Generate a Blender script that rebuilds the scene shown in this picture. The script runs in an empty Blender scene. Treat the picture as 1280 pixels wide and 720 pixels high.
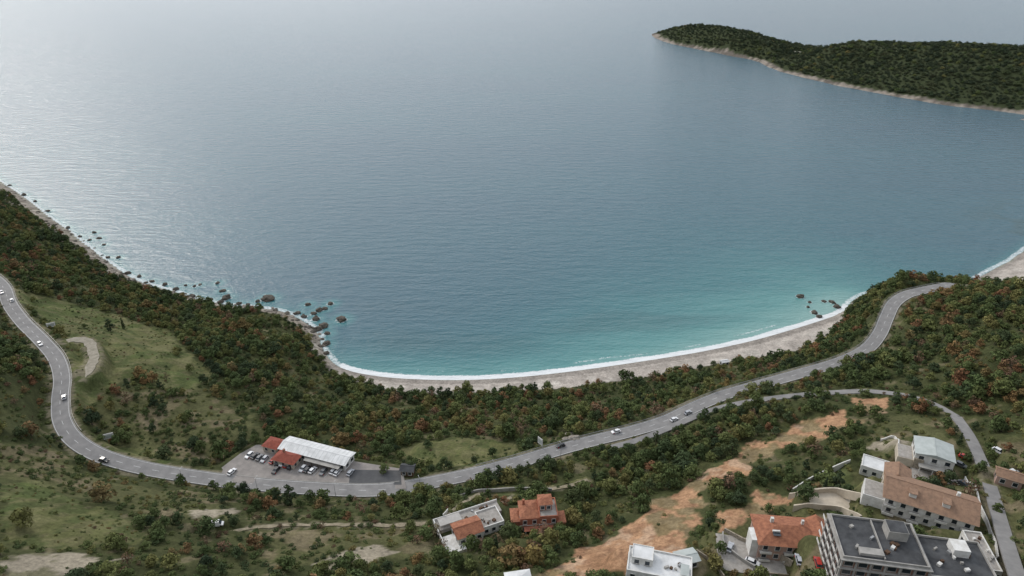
import bpy, bmesh, math, random
import numpy as np
from mathutils import Vector, Matrix, noise as mnoise
rng=np.random.default_rng(7); random.seed(7)
scene=bpy.context.scene
H=250.0; F=853.0; PITCH=math.radians(27.3); SP=math.sin(PITCH); CP=math.cos(PITCH)
# ---- survey helpers: photogrammetric bearings -> world metres -------------
def ray(u,v): return np.array([u-640.0, F*CP+(360-v)*SP, -(F*SP-(360-v)*CP)])
def W(u,v,z):
    d=ray(u,v); t=(H-z)/(-d[2]); return np.array([d[0]*t,d[1]*t,z])
def vnoise(x,y,scale,seed):
    r=np.random.default_rng(seed); n=256; g=r.random((n,n))
    X=x/scale+1000; Y=y/scale+1000; xi=np.floor(X).astype(int); yi=np.floor(Y).astype(int)
    fx=X-xi; fy=Y-yi; fx=fx*fx*(3-2*fx); fy=fy*fy*(3-2*fy)
    a=g[xi%n,yi%n]; b=g[(xi+1)%n,yi%n]; c=g[xi%n,(yi+1)%n]; d=g[(xi+1)%n,(yi+1)%n]
    return (a*(1-fx)+b*fx)*(1-fy)+(c*(1-fx)+d*fx)*fy
def fbm(x,y,scale,seed,o=3):
    s=0;a=1;tot=0
    for i in range(o):
        s=s+a*vnoise(x,y,scale/2**i,seed+i); tot+=a; a*=.5
    return s/tot
def sstep(a,b,x):
    t=np.clip((x-a)/(b-a),0,1); return t*t*(3-2*t)
def segdist(px,py,poly,vals=None,closed=False):
    best=np.full(px.shape,1e18); bv=np.zeros(px.shape)
    n=len(poly); m=n if closed else n-1
    for i in range(m):
        a=poly[i]; b=poly[(i+1)%n]; dx=b[0]-a[0]; dy=b[1]-a[1]; L=dx*dx+dy*dy+1e-12
        t=np.clip(((px-a[0])*dx+(py-a[1])*dy)/L,0,1)
        d=(px-a[0]-t*dx)**2+(py-a[1]-t*dy)**2
        k=d<best; best=np.where(k,d,best)
        if vals is not None: bv=np.where(k,vals[i]+t*(vals[(i+1)%n]-vals[i]),bv)
    return np.sqrt(best),bv
def inside(px,py,poly):
    c=np.zeros(px.shape,bool); n=len(poly)
    for i in range(n):
        x1,y1=poly[i][0],poly[i][1]; x2,y2=poly[(i+1)%n][0],poly[(i+1)%n][1]
        if y1==y2: continue
        k=((y1>py)!=(y2>py))&(px<(x2-x1)*(py-y1)/(y2-y1)+x1); c^=k
    return c
def catmull(pts,n=8):
    P=[np.array(p,float) for p in pts]; P=[2*P[0]-P[1]]+P+[2*P[-1]-P[-2]]; out=[]
    for i in range(1,len(P)-2):
        p0,p1,p2,p3=P[i-1:i+3]
        for k in range(n):
            t=k/n; out.append(.5*((2*p1)+(-p0+p2)*t+(2*p0-5*p1+4*p2-p3)*t*t+(-p0+3*p1-3*p2+p3)*t**3))
    out.append(P[-2]); return np.array(out)
class TPS:
    def __init__(s,P,lam=1.0):
        P=np.array(P,float); s.c=P[:,:2]/100; n=len(P)
        d=((s.c[:,None]-s.c[None])**2).sum(-1); K=.5*d*np.log(d+1e-9)+np.eye(n)*lam*1e-3
        A=np.zeros((n+3,n+3)); A[:n,:n]=K; A[:n,n]=1; A[:n,n+1:]=s.c; A[n,:n]=1; A[n+1:,:n]=s.c.T
        b=np.zeros(n+3); b[:n]=P[:,2]; s.w=np.linalg.solve(A,b)
    def __call__(s,x,y):
        x=x/100;y=y/100;n=len(s.c); r=s.w[n]+s.w[n+1]*x+s.w[n+2]*y
        for i in range(n):
            d=(x-s.c[i,0])**2+(y-s.c[i,1])**2; r=r+s.w[i]*.5*d*np.log(d+1e-9)
        return r
# ------------------------------------------------------------- coast
coast_px=[(-60,190),(-30,208),(0,228),(30,248),(55,268),(85,290),(110,310),(140,332),(165,348),(185,356),(215,364),(245,374),(280,381),(320,385),(350,389),(372,398),(388,408),(398,420),(402,435),(412,450),(432,462),(470,470),(520,474),(580,475),(640,472),(700,466),(760,458),(820,449),(880,439),(940,426),(990,412),(1025,401),(1045,394),(1058,387)]
coast=[W(u,v,0)[:2] for u,v in coast_px]
coast+= [np.array(p,float) for p in [(266,466),(290,478),(330,486),(365,494)]]
coast+= [W(u,v,0)[:2] for u,v in [(1225,346),(1245,335),(1265,325),(1282,313),(1340,280)]]
coast_s=catmull([(-1300,1000),(-1000,940)]+[tuple(c) for c in coast]+[(800,760),(1500,900)],4)
landpoly=np.vstack([coast_s,[(1500,-400),(-1300,-400)]])
beach_edge=[(412,464),(440,475),(480,487),(560,492),(640,490),(700,485),(760,478),(820,469),(870,460),(940,449),(1000,436),(1035,420),(1052,402)]
main_px=[(-60,322,57),(-20,340,58),(3,358,59),(12,380,60),(28,402,61),(52,426,62),(70,448,62),(77,472,62),(75,498,61),(77,525,60),(92,549,58.5),(122,568,56.5),(162,581,54),(210,591,51.5),(280,601,49.3),(340,607,49.3),(400,611,49.3),(460,613,49.3),(505,609,49.0),(560,599,47),(605,589,46),(650,577,45),(700,562,45),(745,550,45),(790,539,45),(832,526,45),(868,509,45.5),(905,494,46),(950,481,47),(1000,467,48.5),(1048,453,50),(1082,437,52),(1099,418,54),(1108,398,56),(1117,380,58),(1132,369,60),(1150,364,61)]
main=[W(*p) for p in main_px]+[np.array([262,370,60.]),np.array([278,384,54.]),np.array([300,398,45.])]
branch=[W(*p) for p in [(765,559,45.2),(800,549,45.4),(845,531,46.5),(885,514,50),(925,504,54),(970,497,58),(1020,492,62),(1075,489,66),(1110,491,69),(1140,496,72),(1170,506,75),(1195,520,78)]]
village=[W(*p) for p in [(1195,520,78),(1212,545,82),(1228,580,86),(1240,615,90),(1250,650,94),(1262,690,98),(1275,730,102)]]
layby=[W(*p) for p in [(78,478,61.8),(100,472,60.5),(114,457,59.5),(117,440,59),(108,426,59.2),(88,425,60),(66,434,61.8)]]
path=[W(*p) for p in [(255,672,69),(300,662,67),(345,657,65.5),(420,656,64),(500,656,62.5),(545,652,62),(600,640,60),(640,622,58)]]
drive=[W(*p) for p in [(545,655,62),(585,625,57),(620,612,52),(690,611,55),(735,600,55)]]
CP3=[]
for u,v in coast_px: CP3.append(W(u,v,0))
for p in [(266,466,0),(290,478,0),(330,486,0),(365,494,0)]: CP3.append(np.array(p,float))
for u,v in [(1225,346),(1265,325),(1282,313),(1340,280)]: CP3.append(W(u,v,0))
for u,v in beach_edge: CP3.append(W(u,v,3))
for r in (main,branch,village): CP3+=list(r)
for p in [(0,420,68),(0,480,76),(20,540,74),(0,600,84),(60,640,84),(0,700,98),(100,700,93),(200,640,70),(200,700,86),(300,640,62),(300,700,79),(400,640,60.5),(400,700,76),(500,635,57),(500,700,74),(560,655,62),(600,640,60),(672,655,62),(740,620,58),(750,690,73),(830,640,68),(830,710,80),(900,600,66),(940,700,82),(900,540,55),(1000,530,62),(1000,580,70),(1000,640,78),(1000,710,86),(1080,540,71),(1080,600,79),(1150,560,82),(1150,640,89),(1150,710,95),(1290,560,90),(1290,640,98),(1320,710,106),(1350,600,102),(1180,460,74),(1240,460,82),(1285,440,87),(1220,410,75),(1160,400,65),(1285,388,78),(1200,378,68),(1240,378,72),
          (30,300,20),(60,340,32),(20,330,38),(130,370,28),(80,400,49),(220,400,22),(200,450,42),(300,420,17),(310,470,32),(380,440,11),(380,500,29),(450,500,12),(200,520,47),(300,540,42),(550,520,18),(450,540,32),(640,520,20),(750,510,20),(560,565,37),(850,485,20),(950,457,20),(1040,428,20)]:
    CP3.append(W(*p))
for p in [(240,382,60),(290,384,56),(256,424,27),(295,432,33),(350,430,25),(450,250,90),(450,420,35),(600,450,40),(600,200,110),(0,60,112),(-200,60,130),(200,60,130),(0,-100,165),(600,-100,190),(-600,-100,190),(-450,200,120),(-430,400,82),(-600,550,70),(-750,700,60),(800,500,80),(-1200,500,150),(-1100,900,10)]:
    CP3.append(np.array(p,float))
tps=TPS(CP3,.6)
def axis(lo,a,b,hi,fine,coarse):
    return np.concatenate([np.arange(lo,a,coarse),np.arange(a,b,fine),np.arange(b,hi+coarse,coarse)])
gx=axis(-800,-370,330,700,1.25,5); gy=axis(-100,105,520,960,1.25,5)
X,Y=np.meshgrid(gx,gy,indexing='ij')
dc,_=segdist(X,Y,coast_s); land=inside(X,Y,landpoly); sd=np.where(land,dc,-dc)
Z=tps(X,Y)
Z=Z+(fbm(X,Y,28,11)-.5)*6*sstep(8,45,sd)+(fbm(X,Y,6,17)-.5)*1.1*sstep(14,35,sd)
Z=np.where(sd>0,np.maximum(Z,np.minimum(.13*sd,2.6)+.006*sd),np.maximum(.12*sd,-12))
def flat_line(Z,line,hw,bl=7,drop=.25):
    x0,y0=line[:,:2].min(0)-hw-bl-2; x1,y1=line[:,:2].max(0)+hw+bl+2
    i0,i1=np.searchsorted(gx,[x0,x1]); j0,j1=np.searchsorted(gy,[y0,y1])
    s=(slice(i0,i1),slice(j0,j1)); d,v=segdist(X[s],Y[s],line,line[:,2]); w=sstep(hw+1.2,hw+bl,d)
    Z[s]=(v-drop)*(1-w)+Z[s]*w; return d,s
def flat_poly(Z,poly,z,bl=6,drop=.2,grow=1.5):
    poly=np.array(poly); x0,y0=poly[:,:2].min(0)-bl-2; x1,y1=poly[:,:2].max(0)+bl+2
    i0,i1=np.searchsorted(gx,[x0,x1]); j0,j1=np.searchsorted(gy,[y0,y1]); s=(slice(i0,i1),slice(j0,j1))
    d,_=segdist(X[s],Y[s],poly,closed=True); d=np.where(inside(X[s],Y[s],poly),0,d); w=sstep(grow,grow+bl,d)
    Z[s]=(z-drop)*(1-w)+Z[s]*w
def hgt(x,y):
    x=np.asarray(x,float);y=np.asarray(y,float)
    i=np.clip(np.searchsorted(gx,x)-1,0,len(gx)-2); j=np.clip(np.searchsorted(gy,y)-1,0,len(gy)-2)
    fx=np.clip((x-gx[i])/(gx[i+1]-gx[i]),0,1); fy=np.clip((y-gy[j])/(gy[j+1]-gy[j]),0,1)
    return (Z[i,j]*(1-fx)+Z[i+1,j]*fx)*(1-fy)+(Z[i,j+1]*(1-fx)+Z[i+1,j+1]*fx)*fy
def P(u,v):
    d=ray(u,v); t=np.linspace(.08,2.2,9000); x=d[0]*t;y=d[1]*t;z=H+d[2]*t
    h=np.maximum(hgt(x,y),0); k=np.argmax(z<h)
    if k==0: return W(u,v,0)
    return np.array([x[k],y[k],h[k]])
S_main=catmull(main,10);S_branch=catmull(branch,8);S_vil=catmull(village,8);S_lay=catmull(layby,8);S_path=catmull(path,8);S_drive=catmull(drive,8)
LOTZ=49.25
lot=[W(u,v,LOTZ) for u,v in [(262,600),(275,586),(300,567),(320,556),(350,556),(446,577),(503,586),(508,611),(400,612),(300,604)]]
roads=[(S_path,1.2,3,.2),(S_drive,1.0,3,.25),(S_vil,2.4,5,.25),(S_branch,1.9,4.,.25),(S_lay,3.0,4,.25),(S_main,3.9,7,.25)]
flat_poly(Z,lot,LOTZ,6)
for l,hw,bl,dr in roads: flat_line(Z,l,hw,bl,dr)
pads={}
def pad(key,u,v,w,d,rot,dz=0,off=2):
    c=P(u,v); c[2]+=dz; a=math.radians(rot); ca,sa=math.cos(a),math.sin(a)
    poly=[(c[0]+x*ca-y*sa,c[1]+x*sa+y*ca) for x,y in [(-w/2-off,-d/2-off),(w/2+off,-d/2-off),(w/2+off,d/2+off),(-w/2-off,d/2+off)]]
    flat_poly(Z,poly,c[2],5,.15,.3); pads[key]=(c,a,poly); return c
pad('cterr',1050,628,19,8,-12,0,.5)
pad('orange',985,684,24,13,-6,0,4)
pad('apart',1127,722,40,18,-10)
pad('brown',1155,640,26,16,-28,0)
pad('white',1162,578,13,12,-25,0,3)
pad('annex',1092,590,10,8,-30)
pad('villa',672,652,17,11,5,0,2)
pad('terr',592,662,22,12,24,0,2)
pad('bottom',822,724,20,12,-14)
pad('shed',857,704,7,5,15)
pad('bl',648,734,8,6,10)
pad('pink',1258,603,8,6,-30)
pad('court',932,694,13,10,-12)
pad('rear',1222,700,8,16,-10)
# ------------------------------------------------------------- materials
def newmat(name):
    m=bpy.data.materials.new(name); m.use_nodes=True; nt=m.node_tree; b=nt.nodes['Principled BSDF']; return m,nt,b
def N(nt,t,**k):
    n=nt.nodes.new(t)
    for a,v in k.items(): setattr(n,a,v)
    return n
def mat(name,c1,c2=None,scale=1.0,rough=.85,bump=0.0,metal=0,spec=.3):
    m,nt,b=newmat(name); b.inputs['Roughness'].default_value=rough; b.inputs['Metallic'].default_value=metal
    b.inputs['Specular IOR Level'].default_value=spec
    if c2 is None: c2=tuple(x*.75 for x in c1)
    g=N(nt,'ShaderNodeNewGeometry'); n=N(nt,'ShaderNodeTexNoise'); n.inputs['Scale'].default_value=scale; n.inputs['Detail'].default_value=8; n.inputs['Roughness'].default_value=.65
    nt.links.new(g.outputs['Position'],n.inputs['Vector'])
    r=N(nt,'ShaderNodeValToRGB'); r.color_ramp.elements[0].position=.35; r.color_ramp.elements[1].position=.65
    r.color_ramp.elements[0].color=(*c2,1); r.color_ramp.elements[1].color=(*c1,1)
    nt.links.new(n.outputs['Fac'],r.inputs['Fac']); nt.links.new(r.outputs['Color'],b.inputs['Base Color'])
    if bump:
        bp=N(nt,'ShaderNodeBump'); bp.inputs['Strength'].default_value=bump; bp.inputs['Distance'].default_value=.2
        nt.links.new(n.outputs['Fac'],bp.inputs['Height']); nt.links.new(bp.outputs['Normal'],b.inputs['Normal'])
    return m
M={}
M['asphalt']=mat('asphalt_worn',(.27,.26,.25),(.2,.193,.188),.25,.9)
M['asphalt_dark']=mat('asphalt_new',(.10,.10,.10),(.075,.075,.078),.5,.9)
M['lot']=mat('lot_asphalt',(.31,.28,.255),(.22,.2,.185),.3,.92)
M['gravel']=mat('gravel',(.36,.32,.26),(.22,.2,.15),.5,.95)
M['dirt']=mat('dirt_track',(.36,.3,.22),(.2,.175,.11),.6,.95)
M['line']=mat('road_paint',(.72,.72,.7),(.5,.5,.48),2,.7)
M['metal']=mat('galvanised',(.42,.42,.42),(.3,.3,.3),1,.5,metal=.5)
M['white']=mat('white_render',(.76,.75,.72),(.56,.54,.5),.6,.8)
M['cream']=mat('cream_render',(.56,.49,.39),(.44,.38,.3),.5,.85)
M['pink']=mat('pink_render',(.5,.34,.28),(.4,.27,.22),.4,.85)
M['terra']=mat('terracotta_render',(.42,.16,.095),(.3,.11,.07),.5,.85)
M['conc']=mat('raw_concrete',(.4,.38,.35),(.26,.25,.23),.4,.9)
M['stone']=mat('stone_wall',(.42,.36,.28),(.2,.17,.13),1.5,.9,.4)
M['brick']=mat('brick_infill',(.36,.2,.14),(.27,.14,.1),1.2,.9)
M['roofdark']=mat('bitumen_roof',(.085,.087,.09),(.035,.036,.038),.25,.8)
M['roofwhite']=mat('white_metal_roof',(.74,.74,.73),(.55,.55,.54),.3,.5)
M['roofgrey']=mat('grey_metal_roof',(.46,.49,.47),(.36,.39,.37),.4,.6)
M['glass']=mat('window_glass',(.03,.04,.05),(.02,.025,.03),1,.12,spec=.6)
M['dark']=mat('dark_rubber',(.02,.02,.02),(.015,.015,.015),1,.8)
M['wood']=mat('dark_wood',(.12,.07,.04),(.07,.04,.025),1,.8)
M['paver']=mat('paver',(.40,.37,.335),(.27,.25,.225),.8,.9)
M['canvas']=mat('canvas',(.45,.43,.4),(.38,.36,.33),1,.9)
def tile(name,c1,c2):
    m=mat(name,c1,c2,.9,.85); nt=m.node_tree; b=nt.nodes['Principled BSDF']
    tc=N(nt,'ShaderNodeTexCoord'); w=N(nt,'ShaderNodeTexWave',wave_type='BANDS',bands_direction='X'); w.inputs['Scale'].default_value=1.1; w.inputs['Distortion'].default_value=.3
    nt.links.new(tc.outputs['Object'],w.inputs['Vector']); bp=N(nt,'ShaderNodeBump'); bp.inputs['Strength'].default_value=.8; bp.inputs['Distance'].default_value=.12
    nt.links.new(w.outputs['Fac'],bp.inputs['Height']); nt.links.new(bp.outputs['Normal'],b.inputs['Normal']); return m
M['tile_o']=tile('orange_tiles',(.45,.19,.105),(.25,.10,.06)); M['tile_b']=tile('tan_tiles',(.38,.235,.155),(.25,.16,.11)); M['tile_r']=tile('red_tiles',(.36,.10,.065),(.22,.06,.042))
def attrmat(name,attr,bump=.5):
    m,nt,b=newmat(name); b.inputs['Roughness'].default_value=.95; b.inputs['Specular IOR Level'].default_value=.1; L=nt.links.new
    a=N(nt,'ShaderNodeAttribute',attribute_name=attr); g=N(nt,'ShaderNodeNewGeometry'); prev=a.outputs['Color']; ns=[]
    for sc,var,lo,hi in ((.12,.28,.35,.65),(.8,.42,.3,.7)):
        n=N(nt,'ShaderNodeTexNoise'); n.inputs['Scale'].default_value=sc; n.inputs['Detail'].default_value=9; n.inputs['Roughness'].default_value=.75; ns.append(n)
        L(g.outputs['Position'],n.inputs['Vector'])
        mr=N(nt,'ShaderNodeMapRange'); mr.inputs[1].default_value=lo; mr.inputs[2].default_value=hi; mr.inputs[3].default_value=1-var; mr.inputs[4].default_value=1+var
        L(n.outputs['Fac'],mr.inputs[0]); vm=N(nt,'ShaderNodeVectorMath',operation='SCALE'); L(prev,vm.inputs[0]); L(mr.outputs[0],vm.inputs['Scale']); prev=vm.outputs[0]
    L(prev,b.inputs['Base Color']); bp=N(nt,'ShaderNodeBump'); bp.inputs['Strength'].default_value=bump; bp.inputs['Distance'].default_value=.7
    L(ns[1].outputs['Fac'],bp.inputs['Height']); L(bp.outputs['Normal'],b.inputs['Normal']); return m
M['terrain']=attrmat('terrain_ground','col')
# ------------------------------------------------------------- mesh helpers
def link(o,parent=None):
    scene.collection.objects.link(o)
    if parent: o.parent=parent
    return o
def mesh_np(name,V,Fq,mat_,parent=None,smooth=True,link_=True):
    me=bpy.data.meshes.new(name); V=np.asarray(V,np.float32); Fq=np.asarray(Fq,np.int32); k=Fq.shape[1]
    me.vertices.add(len(V)); me.vertices.foreach_set('co',V.ravel()); me.loops.add(Fq.size); me.loops.foreach_set('vertex_index',Fq.ravel())
    me.polygons.add(len(Fq)); me.polygons.foreach_set('loop_start',np.arange(0,Fq.size,k,dtype=np.int32))
    try: me.polygons.foreach_set('loop_total',np.full(len(Fq),k,np.int32))
    except Exception: pass
    me.polygons.foreach_set('use_smooth',np.full(len(Fq),smooth)); me.update(calc_edges=True); me.validate()
    if mat_: me.materials.append(mat_)
    o=bpy.data.objects.new(name,me)
    if link_: link(o,parent)
    return o
def gridfaces(nx,ny,keep=None):
    I,J=np.meshgrid(np.arange(nx-1),np.arange(ny-1),indexing='ij'); a=I*ny+J
    f=np.stack([a,a+ny,a+ny+1,a+1],-1).reshape(-1,4)
    return f if keep is None else f[keep.reshape(-1)]
def addcol(me,name,C):
    a=me.attributes.new(name,'FLOAT_COLOR','POINT'); D=np.ones((len(C),4),np.float32); D[:,:3]=C; a.data.foreach_set('color',D.ravel())
def addf(me,name,v):
    a=me.attributes.new(name,'FLOAT','POINT'); a.data.foreach_set('value',np.asarray(v,np.float32).ravel())
def wpoly(px): return np.array([P(u,v)[:2] for u,v in px])
# ------------------------------------------------------------- zones
Z_grass=[wpoly(p) for p in [
 [(15,360),(75,375),(150,395),(215,412),(225,440),(200,462),(150,475),(112,500),(98,520),(88,500),(92,440),(60,405)],
 [(150,430),(230,435),(270,465),(240,485),(190,485)],
 [(110,540),(170,560),(230,572),(225,585),(150,572)],
 [(500,562),(560,545),(640,552),(655,566),(590,586),(505,580)],
 [(0,605),(50,600),(110,628),(175,650),(165,680),(0,686)],
 [(995,614),(1060,582),(1098,605),(1090,614),(1040,608),(1000,618)],
 [(785,548),(815,541),(822,549),(790,557)],
 [(600,625),(640,608),(735,598),(740,606),(660,618)]]]
Z_scrub=[wpoly(p) for p in [
 [(290,660),(480,657),(545,662),(548,692),(440,712),(330,700)],
 [(0,560),(60,560),(130,600),(260,620),(300,650),(200,650),(100,620),(0,600)],
 [(120,480),(240,480),(330,540),(300,570),(200,570),(110,530)],
 [(1060,620),(1100,520),(1150,520),(1200,560),(1240,600),(1240,720),(860,720),(890,660),(950,620)],
 [(1240,560),(1290,540),(1300,720),(1250,720)]]]
Z_dirt=[wpoly(p) for p in [
 [(1062,513),(1072,527),(1018,550),(950,580),(902,608),(878,636),(862,662),(852,692),(856,726),(660,726),(700,702),(752,682),(790,662),(816,630),(882,592),(952,553),(1005,531)],
 [(890,640),(960,618),(990,625),(930,650),(905,668)],
 [(1070,499),(1112,501),(1104,516),(1074,513)]]]
Z_soil=[wpoly(p) for p in [
 [(0,706),(60,694),(155,698),(120,708),(80,722),(0,724)],
 [(390,706),(450,686),(500,684),(480,698),(430,710)],
 [(235,640),(290,632),(300,640),(250,648)],
 [(1085,560),(1120,545),(1150,560),(1110,575)]]]
wx=X+(fbm(X,Y,9,31)-.5)*12; wy=Y+(fbm(X,Y,9,37)-.5)*12
def masks(x,y,zs):
    r=np.zeros(x.shape,bool)
    for z in zs: r|=inside(x,y,z)
    return r
mg=masks(wx,wy,Z_grass); ms=masks(wx,wy,Z_scrub); md=masks(wx,wy,Z_dirt); mso=masks(wx,wy,Z_soil)
bedge=np.array([W(u,v,3)[:2] for u,v in beach_edge])
bpoly=np.vstack([np.array([W(u,v,0)[:2] for u,v in coast_px[19:]]),bedge[::-1]])
mb=inside(wx*.3+X*.7,wy*.3+Y*.7,bpoly)|((sd>0)&(sd<2))
rb=np.vstack([[(370,490),(385,500)],[W(u,v,0)[:2] for u,v in [(1245,335),(1282,313),(1340,280)]],[(800,760),(800,700)],[W(1345,330,2)[:2],W(1290,366,2)[:2],(385,470)]])
mb|=inside(X,Y,np.array(rb))&land
shw=6+12*fbm(X,Y,22,41)*sstep(-150,-320,X)+4*fbm(X,Y,9,43)
shore=(sd>0)&(sd<shw)&(X<-60)
n1=fbm(X,Y,35,51);n2=fbm(X,Y,7,55);n3=fbm(X,Y,2.6,61)
C=np.zeros(X.shape+(3,))
def colr(c): return np.array(c,float)
C[:]=colr((.06,.066,.027))
C+= (n2[...,None]-.5)*colr((.06,.055,.025))
def mix(m,c,w=1.0):
    global C
    m=np.asarray(m,float)[...,None]*w; C=C*(1-m)+colr(c)*m
mix(ms,(.10,.1,.044),.75)
mix(ms&(n2>.6),(.18,.145,.09),.6)
mix(mg,(.092,.112,.038),.85); mix(mg&(n1>.5),(.125,.12,.052),.6); mix(mg&(n2>.54),(.06,.078,.028),.65); mix(mg&(n3>.62),(.15,.135,.07),.5); mix(mg&(n2<.38),(.15,.14,.07),.5)
mix((n2+n1*.4>.93)&~mg,(.19,.155,.1),.5)
mix(shore,(.30,.265,.22)); mix(shore&(n3>.52),(.17,.145,.115),.85); mix(shore&(n3<.33),(.42,.38,.32),.7)
mix(mb,(.42,.375,.33)); mix(mb&(n1>.5)&(sd>7),(.36,.32,.28),.7); mix(mb&(sd<6),(.27,.24,.21)); mix(mb&(n2>.58)&(sd>10),(.46,.42,.37),.8)
mix(mso,(.33,.285,.22),.85); mix(mso&(n2>.5),(.13,.125,.07),.8)
mix(md,(.38,.225,.13)); mix(md&(n2>.56),(.42,.29,.195),.8); mix(md&(n3<.38),(.26,.145,.085),.8); mix(md&(n1>.58)&(n2>.5),(.14,.125,.06),.7); mix(md&(n1<.4)&(n2<.45),(.3,.17,.095),.7)
mix(sd<0,(.25,.25,.2))
dr_all=np.full(X.shape,1e9)
for ii,(l,hw,bl_,_) in enumerate(roads):
    d,_v=segdist(X,Y,l[::2] if len(l)>20 else l); dr_all=np.minimum(dr_all,d-hw+(1.3 if ii in (0,1,2,3) else 0))
mix((dr_all<1.4)&(n3>.42),(.2,.175,.12),.8)
keep=((Z[:-1,:-1]>-8)|(Z[1:,1:]>-8))
ter=mesh_np('terrain',np.stack([X,Y,Z],-1).reshape(-1,3),gridfaces(len(gx),len(gy),keep),M['terrain'])
addcol(ter.data,'col',C.reshape(-1,3))
# ------------------------------------------------------------- peninsula
pc=[W(u,v,0)[:2] for u,v in [(815,44),(822,49),(840,55),(880,63),(925,72),(948,77),(960,84),(985,92),(1050,108),(1110,119),(1180,131),(1240,138),(1285,144),(1380,156)]]
pback=[(2000,950),(2300,1300),(1700,1480),(1050,1600),(820,1740),(690,1900),(570,2060),(470,2130),(425,2110)]
pen=np.array([tuple(p) for p in pc]+pback); pen_s=catmull(list(pen)+[pen[0]],4)[:-1]
pts=[(p[0],p[1],0) for p in pen]+[tuple(W(*q)) for q in [(850,34,26),(890,38,32),(930,46,34),(965,56,28),(1000,66,17),(1035,60,36),(1060,57,46),(1130,59,53),(1200,61,59),(1285,64,64),(1180,100,24),(1080,82,24),(950,66,11)]]+[(640,1680,14),(690,1760,12),(1500,1200,85),(1900,1200,100)]
tp2=TPS(pts,.5)
px_=np.arange(370,2300,7.); py_=np.arange(900,2170,7.); PX,PY=np.meshgrid(px_,py_,indexing='ij')
pd,_=segdist(PX,PY,pen_s,closed=True); pin=inside(PX,PY,pen_s); psd=np.where(pin,pd,-pd)+(fbm(PX,PY,45,66)-.5)*12
PZ=np.where(psd>0,np.maximum(np.minimum(tp2(PX,PY)+(fbm(PX,PY,70,5)-.5)*16*sstep(10,80,psd),psd*.75+1),np.minimum(psd*.35,4)),psd*.3)
kp=(PZ[:-1,:-1]>-9)|(PZ[1:,1:]>-9)
pob=mesh_np('peninsula_hill',np.stack([PX,PY,PZ],-1).reshape(-1,3),gridfaces(len(px_),len(py_),kp),M['terrain'])
PC=np.zeros(PX.shape+(3,)); PC[:]=(.045,.055,.025); k=psd<6+10*fbm(PX,PY,40,9); PC[k]=(.28,.24,.2); k&=fbm(PX,PY,16,19)>.52; PC[k]=(.14,.12,.1)
clear=W(997,64,20); kk=np.hypot(PX-clear[0],PY-clear[1])<9; PC[kk]=(.36,.34,.28); addcol(pob.data,'col',PC.reshape(-1,3))
def phgt(x,y):
    i=np.clip(((x-px_[0])/7).astype(int),0,len(px_)-2); j=np.clip(((y-py_[0])/7).astype(int),0,len(py_)-2); fx=(x-px_[i])/7; fy=(y-py_[j])/7
    return (PZ[i,j]*(1-fx)+PZ[i+1,j]*fx)*(1-fy)+(PZ[i,j+1]*(1-fx)+PZ[i+1,j+1]*fx)*fy
# ------------------------------------------------------------- rocks in the sea
rocks=[(118,291,3.5),(124,298,4),(148,322,4),(112,300,3),(190,352,3.5),(206,356,4),(243,358,3),(240,371,5),(272,354,3.5),(278,364,4),(283,373,6.5),(276,378,4.5),(299,380,3.5),(335,374,8.5),(322,377,3.5),(371,392,4),(380,396,4),(385,381,4),(399,388,4.5),(406,386,4),(413,380,4.5),(427,400,7),(395,399,5.5),(404,408,6),(398,412,5),(409,417,4),(392,392,4),(262,375,4),(255,378,4),(220,362,4),(1000,371,5.5),(1012,378,3),(1018,391,5),(1030,377,3.5),(1040,378,4.5),(1046,384,5),(1024,396,4),(1010,384,2.5),(85,285,4),(60,264,4),(135,322,3.5),(160,342,4.5),(30,244,5),(408,430,4.5),(408,442,4),(12,232,4),(100,296,3),(130,306,3),(174,346,4),(228,368,3.5),(44,252,3.5),(250,356,2.5),(232,357,2.5),(310,381,3)]
M['rock']=mat('sea_rock_stone',(.13,.115,.09),(.05,.043,.036),.8,.85,.6)
M['rockl']=mat('pale_rock',(.36,.32,.27),(.17,.145,.12),.8,.9,.6)
def rock_mesh(seed):
    bm=bmesh.new(); bmesh.ops.create_icosphere(bm,subdivisions=3,radius=1)
    for v in bm.verts:
        n=mnoise.fractal(v.co*1.3+Vector((seed*7.1,3,1)),1,2,4)+.5*abs(mnoise.noise(v.co*3+Vector((seed,0,0))))
        v.co*=1+.42*n; v.co.z*=.6
    me=bpy.data.meshes.new('rock'); bm.to_mesh(me); bm.free(); return me
rms=[rock_mesh(i) for i in range(6)]
rms2=[m.copy() for m in rms]
for m in rms: m.materials.append(M['rock'])
for m in rms2: m.materials.append(M['rockl'])
rockw=[]
for i,(u,v,s) in enumerate(rocks):
    p=W(u,v,0); o=bpy.data.objects.new('sea_rock',rms[i%6]); link(o); o.location=(p[0],p[1],0.05*s); r=s*.5; o.scale=(r*random.uniform(.9,1.3),r*random.uniform(.8,1.1),r*random.uniform(.9,1.3)); o.rotation_euler=(0,0,random.random()*6); rockw.append((p[0],p[1],s))
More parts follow.
